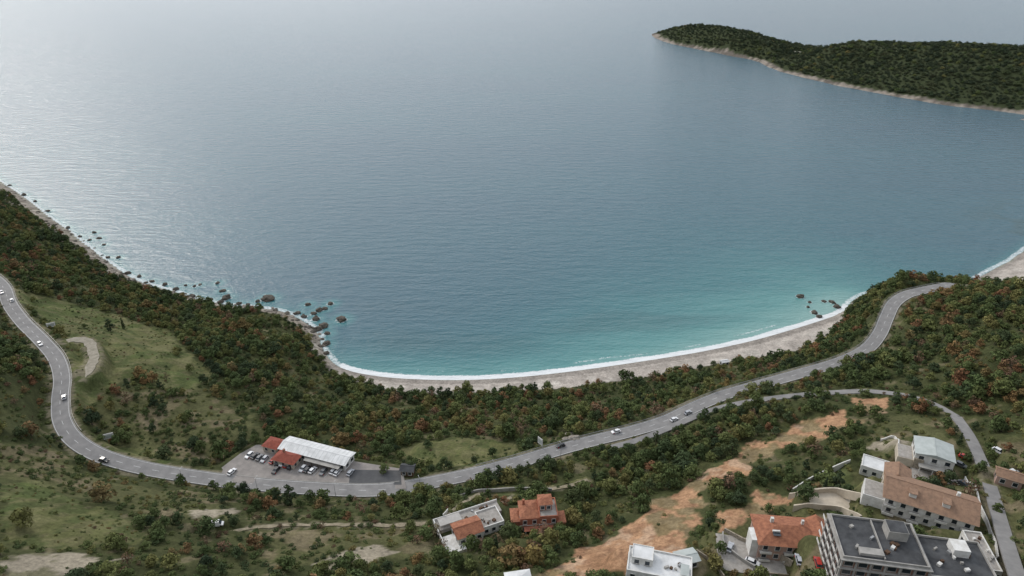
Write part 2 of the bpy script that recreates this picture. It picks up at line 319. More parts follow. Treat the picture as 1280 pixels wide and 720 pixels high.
# ------------------------------------------------------------- sea
def grow(start,sgn,step,maxd):
    out=[];d=step;x=start
    while abs(x-start)<maxd: x=x+sgn*d; out.append(x); d*=1.35
    return np.array(out)
sx=np.concatenate([grow(-620,-1,4,30000)[::-1],np.arange(-620,560,1.6),grow(560,1,4,30000)]); sy=np.concatenate([[0],np.arange(270,300,10),np.arange(300,760,1.6),grow(760,1,4,45000)])
SX,SY=np.meshgrid(sx,sy,indexing='ij'); sdc,_=segdist(SX,SY,coast_s); sdc=np.where(inside(SX,SY,landpoly),-sdc,sdc)
d2,_=segdist(SX,SY,pen_s[::2],closed=True)
bseg=np.array([W(u,v,0)[:2] for u,v in coast_px[20:]]); dbch,_=segdist(SX,SY,bseg)
rgt=sstep(-160,190,SX)
tur=np.clip(np.exp(-np.maximum(dbch,0)/(18+30*rgt))*(.5+.4*rgt)+np.exp(-np.maximum(dbch,0)/190)*.2*rgt,0,1)
tur=np.maximum(tur,.45*np.exp(-np.maximum(sdc,0)/8))
tur=tur*(.72+.5*fbm(SX*.4,SY,26,71))
weed=sstep(.42,.75,fbm(SX*.3,SY,24,81))*sstep(16,45,sdc)*sstep(110,60,dbch)*.35+sstep(.45,.6,fbm(SX,SY,50,85))*sstep(90,30,sdc)*sstep(300,400,SX)*.7
foam=sstep(5.2,.8,np.abs(sdc-1.2-1.6*fbm(SX,SY,12,97)))*np.where(dbch<3+np.abs(sdc)+2,1,.6)
foam+=.55*sstep(2.8,0,np.abs(sdc-9-5*(fbm(SX,SY,30,90)-.5)))*sstep(.4,.6,fbm(SX,SY,25,93))*(dbch<18)
for (x,y,s) in rockw:
    i0,i1=np.searchsorted(sx,[x-14,x+14]); j0,j1=np.searchsorted(sy,[y-14,y+14]); d=np.hypot(SX[i0:i1,j0:j1]-x,(SY[i0:i1,j0:j1]-y)*1.0)
    foam[i0:i1,j0:j1]=np.maximum(foam[i0:i1,j0:j1],.56*sstep(s*.7+2.4,s*.5,d)); tur[i0:i1,j0:j1]=np.maximum(tur[i0:i1,j0:j1],.34*sstep(s+8,s*.5,d))
foam=np.maximum(foam,.45*sstep(9,0,d2))
ksea=(sdc>-14); kf=ksea[:-1,:-1]|ksea[1:,1:]|ksea[1:,:-1]|ksea[:-1,1:]
m,nt,b=newmat('sea_water'); M['sea']=m
L=nt.links.new
at=N(nt,'ShaderNodeAttribute',attribute_name='turq'); af=N(nt,'ShaderNodeAttribute',attribute_name='foam'); aw=N(nt,'ShaderNodeAttribute',attribute_name='weed')
g=N(nt,'ShaderNodeNewGeometry')
big=N(nt,'ShaderNodeTexNoise'); big.inputs['Scale'].default_value=.004; big.inputs['Detail'].default_value=5
mpb=N(nt,'ShaderNodeMapping'); mpb.inputs['Scale'].default_value=(.5,1.6,1); L(g.outputs['Position'],mpb.inputs[0]); L(mpb.outputs[0],big.inputs['Vector'])
add=N(nt,'ShaderNodeMath',operation='MULTIPLY_ADD'); L(big.outputs['Fac'],add.inputs[0]); add.inputs[1].default_value=.16; L(at.outputs['Fac'],add.inputs[2])
sub=N(nt,'ShaderNodeMath',operation='SUBTRACT'); L(add.outputs[0],sub.inputs[0]); sub.inputs[1].default_value=.06
r=N(nt,'ShaderNodeValToRGB'); L(sub.outputs[0],r.inputs['Fac']); e=r.color_ramp.elements
e[0].position=0; e[0].color=(.05,.115,.15,1); e[1].position=1; e[1].color=(.23,.39,.36,1)
for p_,c_ in [(.12,(.045,.13,.158,1)),(.3,(.055,.175,.19,1)),(.6,(.10,.26,.255,1))]:
    q=e.new(p_); q.color=c_
mw=N(nt,'ShaderNodeMix',data_type='RGBA'); L(aw.outputs['Fac'],mw.inputs[0]); L(r.outputs[0],mw.inputs[6]); mw.inputs[7].default_value=(.045,.10,.11,1)
fn=N(nt,'ShaderNodeTexNoise'); fn.inputs['Scale'].default_value=.5; fn.inputs['Detail'].default_value=8; fn.inputs['Roughness'].default_value=.7; L(g.outputs['Position'],fn.inputs['Vector'])
fa=N(nt,'ShaderNodeMath',operation='ADD'); L(af.outputs['Fac'],fa.inputs[0]); L(fn.outputs['Fac'],fa.inputs[1])
fr=N(nt,'ShaderNodeMapRange'); fr.inputs[1].default_value=.92; fr.inputs[2].default_value=1.22; L(fa.outputs[0],fr.inputs[0])
mf=N(nt,'ShaderNodeMix',data_type='RGBA'); L(fr.outputs[0],mf.inputs[0]); L(mw.outputs[2],mf.inputs[6]); mf.inputs[7].default_value=(.74,.76,.76,1); L(mf.outputs[2],b.inputs['Base Color'])
rr=N(nt,'ShaderNodeMapRange'); L(fr.outputs[0],rr.inputs[0]); rr.inputs[3].default_value=.18; rr.inputs[4].default_value=.8; L(rr.outputs[0],b.inputs['Roughness'])
b.inputs['IOR'].default_value=1.333; b.inputs['Specular IOR Level'].default_value=.5
hs=[]
for sc,st,rot in [(.045,(1,3.2,1),8),(.2,(1,2.4,1),-12),(.9,(1,1.6,1),15)]:
    mp=N(nt,'ShaderNodeMapping'); mp.inputs['Scale'].default_value=st; mp.inputs['Rotation'].default_value=(0,0,math.radians(rot)); L(g.outputs['Position'],mp.inputs[0])
    nn=N(nt,'ShaderNodeTexNoise'); nn.inputs['Scale'].default_value=sc; nn.inputs['Detail'].default_value=4; L(mp.outputs[0],nn.inputs['Vector']); hs.append(nn)
prev=None
for nn,st,ds in zip(hs,(.42,.55,.5),(3.0,1.1,.3)):
    bp=N(nt,'ShaderNodeBump'); bp.inputs['Strength'].default_value=st; bp.inputs['Distance'].default_value=ds; L(nn.outputs['Fac'],bp.inputs['Height'])
    if prev: L(prev.outputs[0],bp.inputs['Normal'])
    prev=bp
L(prev.outputs[0],b.inputs['Normal'])
sea=mesh_np('sea',np.stack([SX,SY,np.zeros_like(SX)],-1).reshape(-1,3),gridfaces(len(sx),len(sy),kf),M['sea'])
addf(sea.data,'turq',tur); addf(sea.data,'foam',foam); addf(sea.data,'weed',weed)
# ------------------------------------------------------------- roads
def frames(line):
    T=np.gradient(line[:,:2],axis=0); T/=np.linalg.norm(T,axis=1)[:,None]+1e-9; return T,np.stack([-T[:,1],T[:,0]],-1)
def resample(line,step):
    d=np.r_[0,np.cumsum(np.linalg.norm(np.diff(line,axis=0),axis=1))]; n=max(2,int(d[-1]/step)+1); s=np.linspace(0,d[-1],n)
    return np.stack([np.interp(s,d,line[:,k]) for k in range(3)],-1)
def ribbon(name,line,o1,o2,z,mat_,parent=None,skirt=.6,jit=0):
    T,Nn=frames(line); j1=j2=0
    if jit: j1=(vnoise(line[:,0],line[:,1],2.5,3)[:,None]-.5)*jit; j2=(vnoise(line[:,0],line[:,1],2.5,5)[:,None]-.5)*jit
    a=line.copy(); a[:,:2]+=Nn*(o1+j1); c=line.copy(); c[:,:2]+=Nn*(o2+j2); a[:,2]+=z; c[:,2]+=z
    rows=[a,c]
    if skirt: 
        a0=a.copy(); a0[:,2]-=skirt; c0=c.copy(); c0[:,2]-=skirt; rows=[a0,a,c,c0]
    k=len(rows); V=np.stack(rows,1).reshape(-1,3); return mesh_np(name,V,gridfaces(len(line),k)[:, ::-1],mat_,parent,smooth=False)
def multi_ribbon(name,lines,o1,o2,z,mat_,parent):
    V=[];Fc=[];n=0
    for l in lines:
        if len(l)<2: continue
        T,Nn=frames(l); a=l.copy();a[:,:2]+=Nn*o1;a[:,2]+=z; c=l.copy();c[:,:2]+=Nn*o2;c[:,2]+=z
        V.append(np.stack([a,c],1).reshape(-1,3)); Fc.append(gridfaces(len(l),2)[:, ::-1]+n); n+=2*len(l)
    return mesh_np(name,np.vstack(V),np.vstack(Fc),mat_,parent,smooth=False)
R=resample(S_main,1.0)
road=ribbon('main_road',R,-3.6,3.6,.06,M['asphalt'])
ribbon('edge_line_1',R,3.2,3.36,.075,M['line'],road,0); ribbon('edge_line_2',R,-3.36,-3.2,.075,M['line'],road,0)
multi_ribbon('centre_dashes',[R[i:i+4] for i in range(0,len(R)-4,8)],-.08,.08,.075,M['line'],road)
ribbon('kerb',R,3.6,3.9,.18,M['conc'],road)
b1=ribbon('side_road',resample(S_branch,1),-1.6,1.6,.05,M['asphalt'])
b2=ribbon('village_road',resample(S_vil,1),-2.1,2.1,.09,M['asphalt'])
ribbon('gravel_layby',resample(S_lay,1),-2.4,2.4,.03,M['gravel'],jit=1.2)
ribbon('dirt_path',resample(S_path,1),-.7,.7,.02,M['dirt'],jit=.9); ribbon('access_drive',resample(S_drive,1),-.8,.8,.04,M['dirt'],jit=.5)
def flatsheet(name,poly,z,mat_,parent=None):
    bm=bmesh.new(); vs=[bm.verts.new((p[0],p[1],z)) for p in poly]; f=bm.faces.new(vs); bm.normal_update()
    if f.normal.z<0: f.normal_flip()
    bmesh.ops.triangulate(bm,faces=bm.faces[:]); me=bpy.data.meshes.new(name); bm.to_mesh(me); bm.free(); me.materials.append(mat_); return link(bpy.data.objects.new(name,me),parent)
lo=flatsheet('parking_lot',lot,LOTZ,M['lot'])
flatsheet('new_asphalt',[W(u,v,LOTZ) for u,v in [(438,587),(501,588),(502,606),(436,605)]],LOTZ+.02,M['asphalt_dark'],lo)
def rail(name,l,off):
    e=bpy.data.objects.new(name,None); link(e)
    T,Nn=frames(l); q=l.copy(); q[:,:2]+=Nn*off; V=np.stack([q+[0,0,.45],q+[0,0,.8]],1).reshape(-1,3); ob=mesh_np('beam',V,gridfaces(len(l),2),M['metal'],e,False)
    sm=ob.modifiers.new('s','SOLIDIFY'); sm.thickness=.08
    bm=bmesh.new()
    for p in q[::4]: bmesh.ops.create_cube(bm,size=1,matrix=Matrix.Translation((p[0],p[1],p[2]+.35))@Matrix.Diagonal((.12,.12,.8,1)))
    me=bpy.data.meshes.new('posts'); bm.to_mesh(me); bm.free(); me.materials.append(M['metal']); link(bpy.data.objects.new('posts',me),e)
n=len(R); rail('guardrail',R[10:int(n*.33)],4.3); rail('guardrail',R[int(n*.55):n-40],4.3)
# ------------------------------------------------------------- buildings
def box(bm,cx,cy,cz,sx_,sy_,sz_,rz=0):
    bmesh.ops.create_cube(bm,size=1,matrix=Matrix.Translation((cx,cy,cz))@Matrix.Rotation(rz,4,'Z')@Matrix.Diagonal((sx_,sy_,sz_,1)))
class Bld:
    def __init__(s,name,loc,rot):
        s.e=bpy.data.objects.new(name,None); link(s.e); s.e.location=loc; s.e.rotation_euler=(0,0,rot); s.p={}
    def bm(s,part,m):
        part=part+'_'+m.name if (part in s.p and s.p[part][1]!=m) else part
        if part not in s.p: s.p[part]=(bmesh.new(),m)
        return s.p[part][0]
    def box(s,part,m,*a): box(s.bm(part,m),*a)
    def poly(s,part,m,vs,fs):
        b=s.bm(part,m); v=[b.verts.new(q) for q in vs]
        for f in fs: b.faces.new([v[i] for i in f])
    def gable(s,cx,cy,w,d,z,h,m,over=.6,axis='x',part='roof'):
        a=w/2+over;c=d/2+over
        if axis=='x': v=[(-a,-c,0),(a,-c,0),(a,c,0),(-a,c,0),(-a,0,h),(a,0,h)]; f=[(0,1,5,4),(2,3,4,5),(0,4,3),(1,2,5),(3,2,1,0)]
        else: v=[(-a,-c,0),(a,-c,0),(a,c,0),(-a,c,0),(0,-c,h),(0,c,h)]; f=[(0,4,5,3),(1,2,5,4),(0,1,4),(2,3,5),(3,2,1,0)]
        s.poly(part,m,[(x+cx,y+cy,q+z+.004) for x,y,q in v],f)
        s.box('eaves',M['white'],cx,cy,z-.08,2*a-.2,2*c-.2,.16)
        if axis=='x': s.box('ridge_tiles',m,cx,cy,z+h,2*a,.3,.14)
        else: s.box('ridge_tiles',m,cx,cy,z+h,.3,2*c,.14)
    def hip(s,cx,cy,w,d,z,h,m,over=.6,part='roof'):
        a=w/2+over;c=d/2+over;r_=max(a-c,.3); v=[(-a,-c,0),(a,-c,0),(a,c,0),(-a,c,0),(-r_,0,h),(r_,0,h)]
        s.poly(part,m,[(x+cx,y+cy,q+z+.004) for x,y,q in v],[(0,1,5,4),(2,3,4,5),(0,4,3),(1,2,5),(3,2,1,0)]); s.box('eaves',M['white'],cx,cy,z-.08,2*a-.2,2*c-.2,.16)
    def parapet(s,cx,cy,w,d,z,m,rm,h=.7,t=.3):
        s.box('roof_deck',rm,cx,cy,z+.05,w-2*t-.01,d-2*t-.01,.1)
        for q in (-1,1):
            s.box('parapet',m,cx,cy+q*(d/2-t/2),z+h/2+.002,w,t,h); s.box('parapet',m,cx+q*(w/2-t/2),cy,z+h/2+.002,t,d-2*t-.006,h)
    def block(s,cx,cy,w,d,z0,h,floors,m,nx,ny,ww=1.3,wh=1.4,balc=False,frame='white'):
        s.box('walls',m,cx,cy,z0+h/2-1,w,d,h+2)
        fh=h/floors
        for f in range(floors):
            zc=z0+fh*f+fh*.52
            for i in range(nx):
                x=cx-w/2+(i+.5)*w/nx
                for sy_ in (-1,1):
                    y=cy+sy_*d/2
                    s.box('window_frames',M[frame],x,y+sy_*.04,zc,ww+.3,.1,wh+.3); s.box('window_glass',M['glass'],x,y+sy_*.07,zc,ww,.1,wh)
                    s.box('sills',M['conc'],x,y+sy_*.14,zc-wh/2-.2,ww+.4,.3,.08)
                if balc and i%2==0:
                    s.box('balcony_slabs',M['conc'],x,cy-d/2-.75,zc-1.25,w/nx*.95,1.5,.18); s.box('balcony_fronts',M['white'],x,cy-d/2-1.46,zc-.75,w/nx*.95,.1,.8)
            for j in range(ny):
                y=cy-d/2+(j+.5)*d/ny
                for q in (-1,1):
                    x=cx+q*w/2
                    s.box('window_frames',M[frame],x+q*.04,y,zc,.1,ww+.3,wh+.3); s.box('window_glass',M['glass'],x+q*.07,y,zc,.1,ww,wh)
    def clutter(s,cx,cy,w,d,z,k,seed):
        r=random.Random(seed)
        for i in range(k):
            q=r.choice(['metal','conc','white','wood']); a_=r.uniform(.4,1.4); s.box('roof_equipment',M[q],cx+r.uniform(-.4,.4)*w,cy+r.uniform(-.38,.38)*d,z+.35+.002*i,a_,r.uniform(.4,1.2),.7,r.random())
    def done(s):
        for k,(bm,m) in s.p.items():
            me=bpy.data.meshes.new(k); bmesh.ops.recalc_face_normals(bm,faces=bm.faces[:]); bm.to_mesh(me); bm.free(); me.materials.append(m); link(bpy.data.objects.new(k,me),s.e)
c=W(397,571,LOTZ); a=math.radians(-19)
r_=Bld('restaurant_building',(c[0],c[1],LOTZ),a)
r_.block(0,0,32,7.5,0,3.4,1,M['white'],10,2,1.8,1.7); r_.gable(0,0,32,7.5,3.45,1.1,M['roofwhite'],.8)
for i in range(17): 
    for q in (-1,1): r_.poly('roof_seams',M['roofgrey'],[(-16+i*2+dx,q*dy,4.58-dy*.232+.03) for dx,dy in ((0,.05),(.1,.05),(.1,4.4),(0,4.4))],[(0,1,2,3)])
r_.block(-10,-7.2,10,6,0,3.0,1,M['cream'],3,2); r_.hip(-10,-7.2,10,6,3.05,1.6,M['tile_r'],.7,part='red_roof')
r_.block(-21,-1.5,7,6,0,3.0,1,M['cream'],2,2); r_.hip(-21,-1.5,7,6,3.05,1.4,M['tile_r'],.5,part='red_roof')
for i in range(6): r_.box('terrace_posts',M['wood'],-2+i*3.2,-6.2,1.3,.18,.18,2.6)
r_.box('terrace_canopy',M['conc'],6,-5.2,2.7,17,2.6,.14); r_.box('chimney',M['brick'],-12,-6,5,.8,.8,1.6); r_.done()
c=W(510,590,LOTZ); k=Bld('kiosk',(c[0],c[1],49),math.radians(-5)); k.block(0,0,5,4,0,2.6,1,M['wood'],2,1); k.gable(0,0,5,4,2.6,1.2,M['roofdark'],.6); k.done()
c,a,_=pads['orange']; h=Bld('orange_roof_house',c,a)
h.block(0,0,21,11,0,6.4,2,M['pink'],6,3,1.3,1.5,True); h.hip(-2,0,17,11,6.45,2.6,M['tile_o'],.8); h.gable(8,-.5,6,11,6.62,2.2,M['tile_o'],.6,'y',part='wing_roof')
h.box('chimney',M['white'],-6,1.5,9.2,.9,.9,1.8); h.box('chimney',M['white'],3,1.5,9.2,.7,.7,1.5); h.box('stair_block',M['white'],-11.6,-2,2.8,2.2,5,7.4); h.box('terrace',M['paver'],0,-8.3,-.25,24,5,.5); h.box('terrace_wall',M['stone'],0,-10.9,-.7,24.4,.3,2.4)
h.box('solar_heater',M['glass'],-5.5,-3.2,8.25,2.2,1.4,.12); h.box('solar_tank',M['white'],-5.5,-2.3,8.6,2.2,.5,.5); h.done()
c,a,_=pads['apart']; h=Bld('apartment_building',c,a)
h.block(-9,0,21,15,0,12.2,4,M['brick'],6,4,2.0,1.7,False,'conc'); h.parapet(-9,0,21,15,12.2,M['conc'],M['roofdark'])
h.block(10,-1,17,14,0,10.0,3,M['cream'],5,3,1.8,1.6,True,'white'); h.parapet(10.01,-1,17,14,10.0,M['conc'],M['roofdark'])
for f in range(5): h.box('floor_slabs',M['conc'],-9,-.1,f*3.05-.1+.003,22.2,16.4,.28)
for i in range(7):
    for f in range(4): h.box('columns',M['conc'],-19.6+i*3.53,-7.9,f*3.05+1.5,.45,.45,2.76)
for j in range(5):
    for f in range(4): h.box('columns',M['conc'],-19.8,-7.2+j*3.6,f*3.05+1.5,.45,.45,2.76); h.box('side_balcony_fronts',M['white'],-20.05,-7.2+j*3.6+1.7,f*3.05+.5,.1,2.6,.8)
h.box('stair_tower',M['conc'],-4,3,13.8,5,4.5,3); h.box('stair_roof',M['roofdark'],-4,3,15.36,4.6,4.1,.1)
h.box('stair_tower',M['white'],12,2,11.3,4,4,2.4); h.box('roof_slab',M['conc'],-12,-4.8,12.7,6,2.2,.9)
h.clutter(-10,0,16,12,12.3,9,3); h.clutter(9,-2,14,11,10.1,8,4)
h.box('roof_divider',M['conc'],-9,0.2,12.6,.3,13.6,.6)
h.box('lower_terrace',M['conc'],-2,-10.5,1.4,34,4,3.2); h.box('lower_terrace_deck',M['paver'],-2,-10.5,3.04,33.4,3.4,.12); h.done()
c,a,_=pads['brown']; h=Bld('tan_roof_house',c,a)
h.block(0,0,24,12,0,6.2,2,M['white'],7,3,1.3,1.5,True); h.gable(0,0,24,12,6.25,3.2,M['tile_b'],.9); h.block(-9,8,7,6,0,6.0,2,M['cream'],2,1); h.gable(-9,8,7,6,6.0,1.8,M['tile_b'],.5,'y',part='wing_roof')
h.box('dormers',M['white'],-5,-3,8.2,2,2.6,1.5); h.box('dormers',M['white'],4,-3,8.2,2,2.6,1.5); h.box('dormer_roofs',M['tile_b'],-5,-3.1,9.03,2.4,3,.15); h.box('dormer_roofs',M['tile_b'],4,-3.1,9.03,2.4,3,.15); h.box('chimney',M['white'],7,1,9.6,.9,.9,1.6)
h.box('flat_annex',M['white'],-15,-1,1.6,6,8,4.4); h.box('annex_deck',M['paver'],-15,-1,3.85,5.4,7.4,.1); h.done()
c,a,_=pads['white']; h=Bld('white_house',c,a)
h.block(0,0,12,10,0,6,2,M['white'],3,3,1.5,1.5); h.gable(0,0,12,10,6.05,1.1,M['roofgrey'],.3,'y'); h.box('stone_corner',M['stone'],-4.5,-5.3,1.5,3,.8,5); h.box('terrace',M['cream'],-8.5,-1,1.1,5,8,3.2); h.box('terrace_deck',M['paver'],-8.5,-1,2.75,4.5,7.5,.1); h.box('porch',M['conc'],0,-6.6,2.7,9,2.8,.2)
for q in (-4,0,4): h.box('porch_posts',M['white'],q,-7.7,1.2,.25,.25,2.8)
h.box('patio',M['paver'],2,-8.5,-.1,16,6,.25); h.done()
c,a,_=pads['annex']; h=Bld('white_annex_building',c,a)
h.block(0,0,9,7,0,3.6,1,M['white'],3,2); h.parapet(0,0,9,7,3.6,M['white'],M['roofwhite'],.4); h.box('awning',M['white'],6.5,-1,2.8,5,5,.15)
for q in (4.4,8.6): h.box('awning_posts',M['metal'],q,-3.2,1.3,.12,.12,2.8)
h.done()
c,a,_=pads['villa']; h=Bld('terracotta_villa',c,a)
h.block(0,0,13.5,9,0,6.2,2,M['terra'],4,2,1.2,1.4); h.hip(-3.4,0,6.2,8,6.25,1.4,M['tile_o'],.4); h.parapet(3.4,0,6.6,8.8,6.22,M['terra'],M['paver'],.6)
h.block(2.6,1.2,4.4,4.6,6.2,2.9,1,M['terra'],2,1); h.hip(2.6,1.2,4.4,4.6,9.15,1.0,M['tile_o'],.4)
h.box('wing',M['terra'],-8.2,-1,2.2,3,6,5.4); h.hip(-8.2,-1,3,6,4.95,.8,M['tile_o'],.3,part='wing_roof'); h.box('wing',M['terra'],7.9,-2.5,1.8,2.6,5,4.8); h.hip(7.9,-2.5,2.6,5,4.25,.7,M['tile_o'],.3,part='wing_roof'); h.box('pergola',M['terra'],0,-5.9,2.8,11,2.2,.15)
for q in (-5,-1.7,1.7,5): h.box('pergola_posts',M['white'],q,-6.8,1.3,.25,.25,2.9)
h.box('arch_trim',M['white'],0,-4.56,3.15,13.7,.12,.2); h.box('chimney',M['terra'],-5,2,8,.8,.8,2); h.done()
c,a,_=pads['terr']; h=Bld('white_terrace_house',c,a)
h.block(-3,-2,9,7,0,4.2,1,M['white'],3,2); h.gable(-3,-2,9,7,4.25,1.5,M['tile_o'],.5); h.block(6,0,8,8,0,3.2,1,M['white'],3,2); h.parapet(6,0,8,8,3.2,M['white'],M['paver'],.6); h.clutter(6,0,7,7,3.3,5,8)
h.box('terrace',M['paver'],0,5.5,.6,24,5,1.6); h.box('terrace_wall',M['white'],0,8.1,1.2,24.4,.3,2.0); h.box('terrace_wall',M['white'],-12,1,.9,.3,14,2.6); h.box('lower_terrace',M['white'],-8.5,-4,.5,6,8,1.6); h.box('canopy',M['canvas'],-7,5,3.1,8,3.6,.15); h.clutter(2,5.5,16,4,1.3,7,9)
for q in (-10.7,-3.3): 
    for w_ in (3.5,6.5): h.box('canopy_posts',M['metal'],q,w_,2,.12,.12,2.2)
h.done()
c,a,_=pads['bottom']; h=Bld('white_flat_roof_building',c,a); h.block(0,0,18,9,0,6,2,M['white'],5,2); h.parapet(0,0,18,9,6,M['white'],M['roofwhite'],.6); h.block(-5,1,6,5,6,2.4,1,M['white'],2,1); h.parapet(-5,1,6,5,8.4,M['white'],M['roofwhite'],.3,.2); h.clutter(3,0,10,7,6.1,5,12); h.box('roof_panel',M['roofgrey'],7,-1,6.9,2.4,4,.1); h.done()
c,a,_=pads['shed']; h=Bld('metal_roof_shed',c,a); h.block(0,0,6,4.5,0,2.8,1,M['cream'],2,1); h.gable(0,0,6,4.5,2.85,.7,M['roofgrey'],.4); h.done()
c,a,_=pads['bl']; h=Bld('small_white_house',c,a); h.block(0,0,7,5,0,3.5,1,M['white'],3,1); h.hip(0,0,7,5,3.5,1.1,M['roofwhite'],.4); h.done()
c,a,_=pads['pink']; h=Bld('pink_cottage',c,a); h.block(0,0,7,5,0,3.2,1,M['pink'],2,1); h.gable(0,0,7,5,3.2,1.4,M['tile_b'],.4); h.done()
c,a,_=pads['rear']; h=Bld('white_row_building',c,a); h.block(0,0,5,14,0,3.4,1,M['white'],2,4); h.parapet(0,0,5,14,3.4,M['white'],M['paver'],.5); h.clutter(0,0,4,12,3.5,6,15); h.done()
for key,nm,mm in (('court','courtyard','paver'),('cterr','curved_terrace','cream')):
    c,a,poly=pads[key]; flatsheet(nm,poly,c[2]+.02,M[mm])
def wall(name,px,hh,th,m):
    l=catmull([P(u,v) for u,v in px],6); l=resample(l,1.5); l[:,2]=np.maximum(l[:,2],hgt(l[:,0],l[:,1])); 
    ker=np.ones(5)/5; zz=np.convolve(np.pad(l[:,2],2,'edge'),ker,'valid'); l[:,2]=zz
    T,Nn=frames(l); V=[]
    for o,zq in ((-th/2,-1.5),(-th/2,hh),(th/2,hh),(th/2,-1.5)):
        q=l.copy(); q[:,:2]+=Nn*o; q[:,2]+=zq; V.append(q)
    return mesh_np(name,np.stack(V,1).reshape(-1,3),gridfaces(len(l),4)[:,::-1],m,None,False)
wall('curved_retaining_wall',[(985,624),(1010,617),(1045,617),(1080,624),(1104,636)],2.0,.6,M['cream'])
wall('curved_retaining_wall',[(990,640),(1020,636),(1050,641),(1075,650)],2.2,.6,M['cream'])
wall('garden_wall',[(990,615),(1025,595),(1062,578)],1.6,.35,M['white'])
wall('garden_wall',[(905,665),(930,678),(960,690),(990,706)],1.6,.4,M['stone'])
wall('garden_wall',[(903,668),(905,682),(925,700),(950,716)],1.4,.4,M['conc'])
wall('garden_wall',[(1205,600),(1222,630),(1235,660),(1246,700)],1.3,.3,M['white'])
wall('garden_wall',[(548,672),(546,655),(560,640)],1.2,.3,M['white'])
wall('retaining_wall',[(575,622),(630,614),(690,614)],1.6,.4,M['conc'])
wall('garden_wall',[(1100,552),(1118,548),(1122,562)],1.0,.3,M['white'])
wall('garden_wall',[(870,690),(890,706),(905,722)],1.2,.3,M['stone'])
# ------------------------------------------------------------- vehicles
paints={'white':(.75,.75,.75),'silver':(.42,.43,.45),'black':(.02,.02,.022),'red':(.4,.03,.02),'blue':(.04,.08,.2),'grey':(.14,.145,.15)}
pm={}
for k_,c_ in paints.items():
    m_,nt_,b_=newmat('car_paint_'+k_); b_.inputs['Base Color'].default_value=(*c_,1); b_.inputs['Roughness'].default_value=.28; b_.inputs['Coat Weight'].default_value=.4; pm[k_]=m_
m_,_,b_=newmat('tail_light'); b_.inputs['Base Color'].default_value=(.4,.01,.01,1); TL=m_
m_,_,b_=newmat('head_light'); b_.inputs['Base Color'].default_value=(.7,.7,.65,1); b_.inputs['Roughness'].default_value=.2; HL=m_
def car_mesh(col,van=False):
    bm=bmesh.new()
    def prof(pts,hw,mi):
        l=[bm.verts.new((x,-hw,z)) for x,z in pts]; r=[bm.verts.new((x,hw,z)) for x,z in pts]; fs=[bm.faces.new(l),bm.faces.new(r[::-1])]
        for i in range(len(pts)): j=(i+1)%len(pts); fs.append(bm.faces.new((l[j],l[i],r[i],r[j])))
        for f in fs: f.material_index=mi
        return l+r
    prof([(-2.1,.3),(-2.2,.62),(-2.12,.9),(-1.6,.98),(.95,.96),(1.9,.8),(2.18,.62),(2.15,.3),(1.75,.28),(1.62,.6),(1.15,.6),(1.0,.28),(-1.0,.28),(-1.15,.6),(-1.62,.6),(-1.75,.28)],.86,0)
    top=1.5 if not van else 2.0; xb=(-1.85,1.1) if not van else (-2.1,1.5); xt=(-1.35,.35) if not van else (-2.05,.9)
    v=[bm.verts.new(q) for q in [(xb[0],-.8,.94),(xb[1],-.8,.94),(xb[1],.8,.94),(xb[0],.8,.94),(xt[0],-.64,top),(xt[1],-.64,top),(xt[1],.64,top),(xt[0],.64,top)]]
    for f,mi in [((0,1,5,4),1 if not van else 0),((2,3,7,6),1 if not van else 0),((1,2,6,5),1),((3,0,4,7),1),((4,5,6,7),0)]: bm.faces.new([v[i] for i in f]).material_index=mi
    def sb(cx,cy,cz,a_,b_,c_,mi):
        n0=len(bm.faces); box(bm,cx,cy,cz,a_,b_,c_)
        bm.faces.ensure_lookup_table()
        for f in bm.faces[n0:]: f.material_index=mi
    sb((xt[0]+xt[1])/2,0,top+.01,xt[1]-xt[0]+.1,1.3,.05,0)
    if not van: 
        for y in (-.73,.73): sb(-.4,y,1.2,.09,.1,.5,0)
    for x in (-1.38,1.38):
        for y in (-.8,.8):
            n0=len(bm.faces); bmesh.ops.create_cone(bm,cap_ends=True,segments=14,radius1=.33,radius2=.33,depth=.22,matrix=Matrix.Translation((x,y,.33))@Matrix.Rotation(math.pi/2,4,'X'))
            bm.faces.ensure_lookup_table()
            for f in bm.faces[n0:]: f.material_index=2
    for y in (-.62,.62): sb(2.1,y,.68,.16,.34,.14,4); sb(-2.16,y,.78,.1,.3,.18,3); sb(.8,y*1.52,1.0,.12,.16,.12,0)
    bmesh.ops.recalc_face_normals(bm,faces=bm.faces[:])
    me=bpy.data.meshes.new('car_'+col); bm.to_mesh(me); bm.free()
    for m in (pm[col],M['glass'],M['dark'],TL,HL): me.materials.append(m)
    return me
cars={k:car_mesh(k) for k in paints}; vanm=car_mesh('white',True)
def car(name,x,y,z,ang,col):
    o=bpy.data.objects.new(name,cars[col] if col!='van' else vanm); link(o); o.location=(x,y,z); o.rotation_euler=(0,0,ang); return o
def roadcar(u,v,side,col,z0=0):
    p=P(u,v); d=np.hypot(R[:,0]-p[0],R[:,1]-p[1]); i=int(np.clip(np.argmin(d),1,len(R)-2)); T,Nn=frames(R[i-1:i+2]); q=R[i,:2]+Nn[1]*side*1.75
    o=car('car',q[0],q[1],R[i,2]+.08,math.atan2(T[1][1],T[1][0])+(math.pi if side>0 else 0),col)
for u,v,s,c_ in [(12,378,1,'white'),(8,366,-1,'silver'),(52,431,-1,'white'),(78,500,1,'silver'),(137,573,-1,'black'),(771,544,1,'white'),(838,522,-1,'white'),(856,515,-1,'silver'),(702,560,1,'black')]: roadcar(u,v,s,c_)
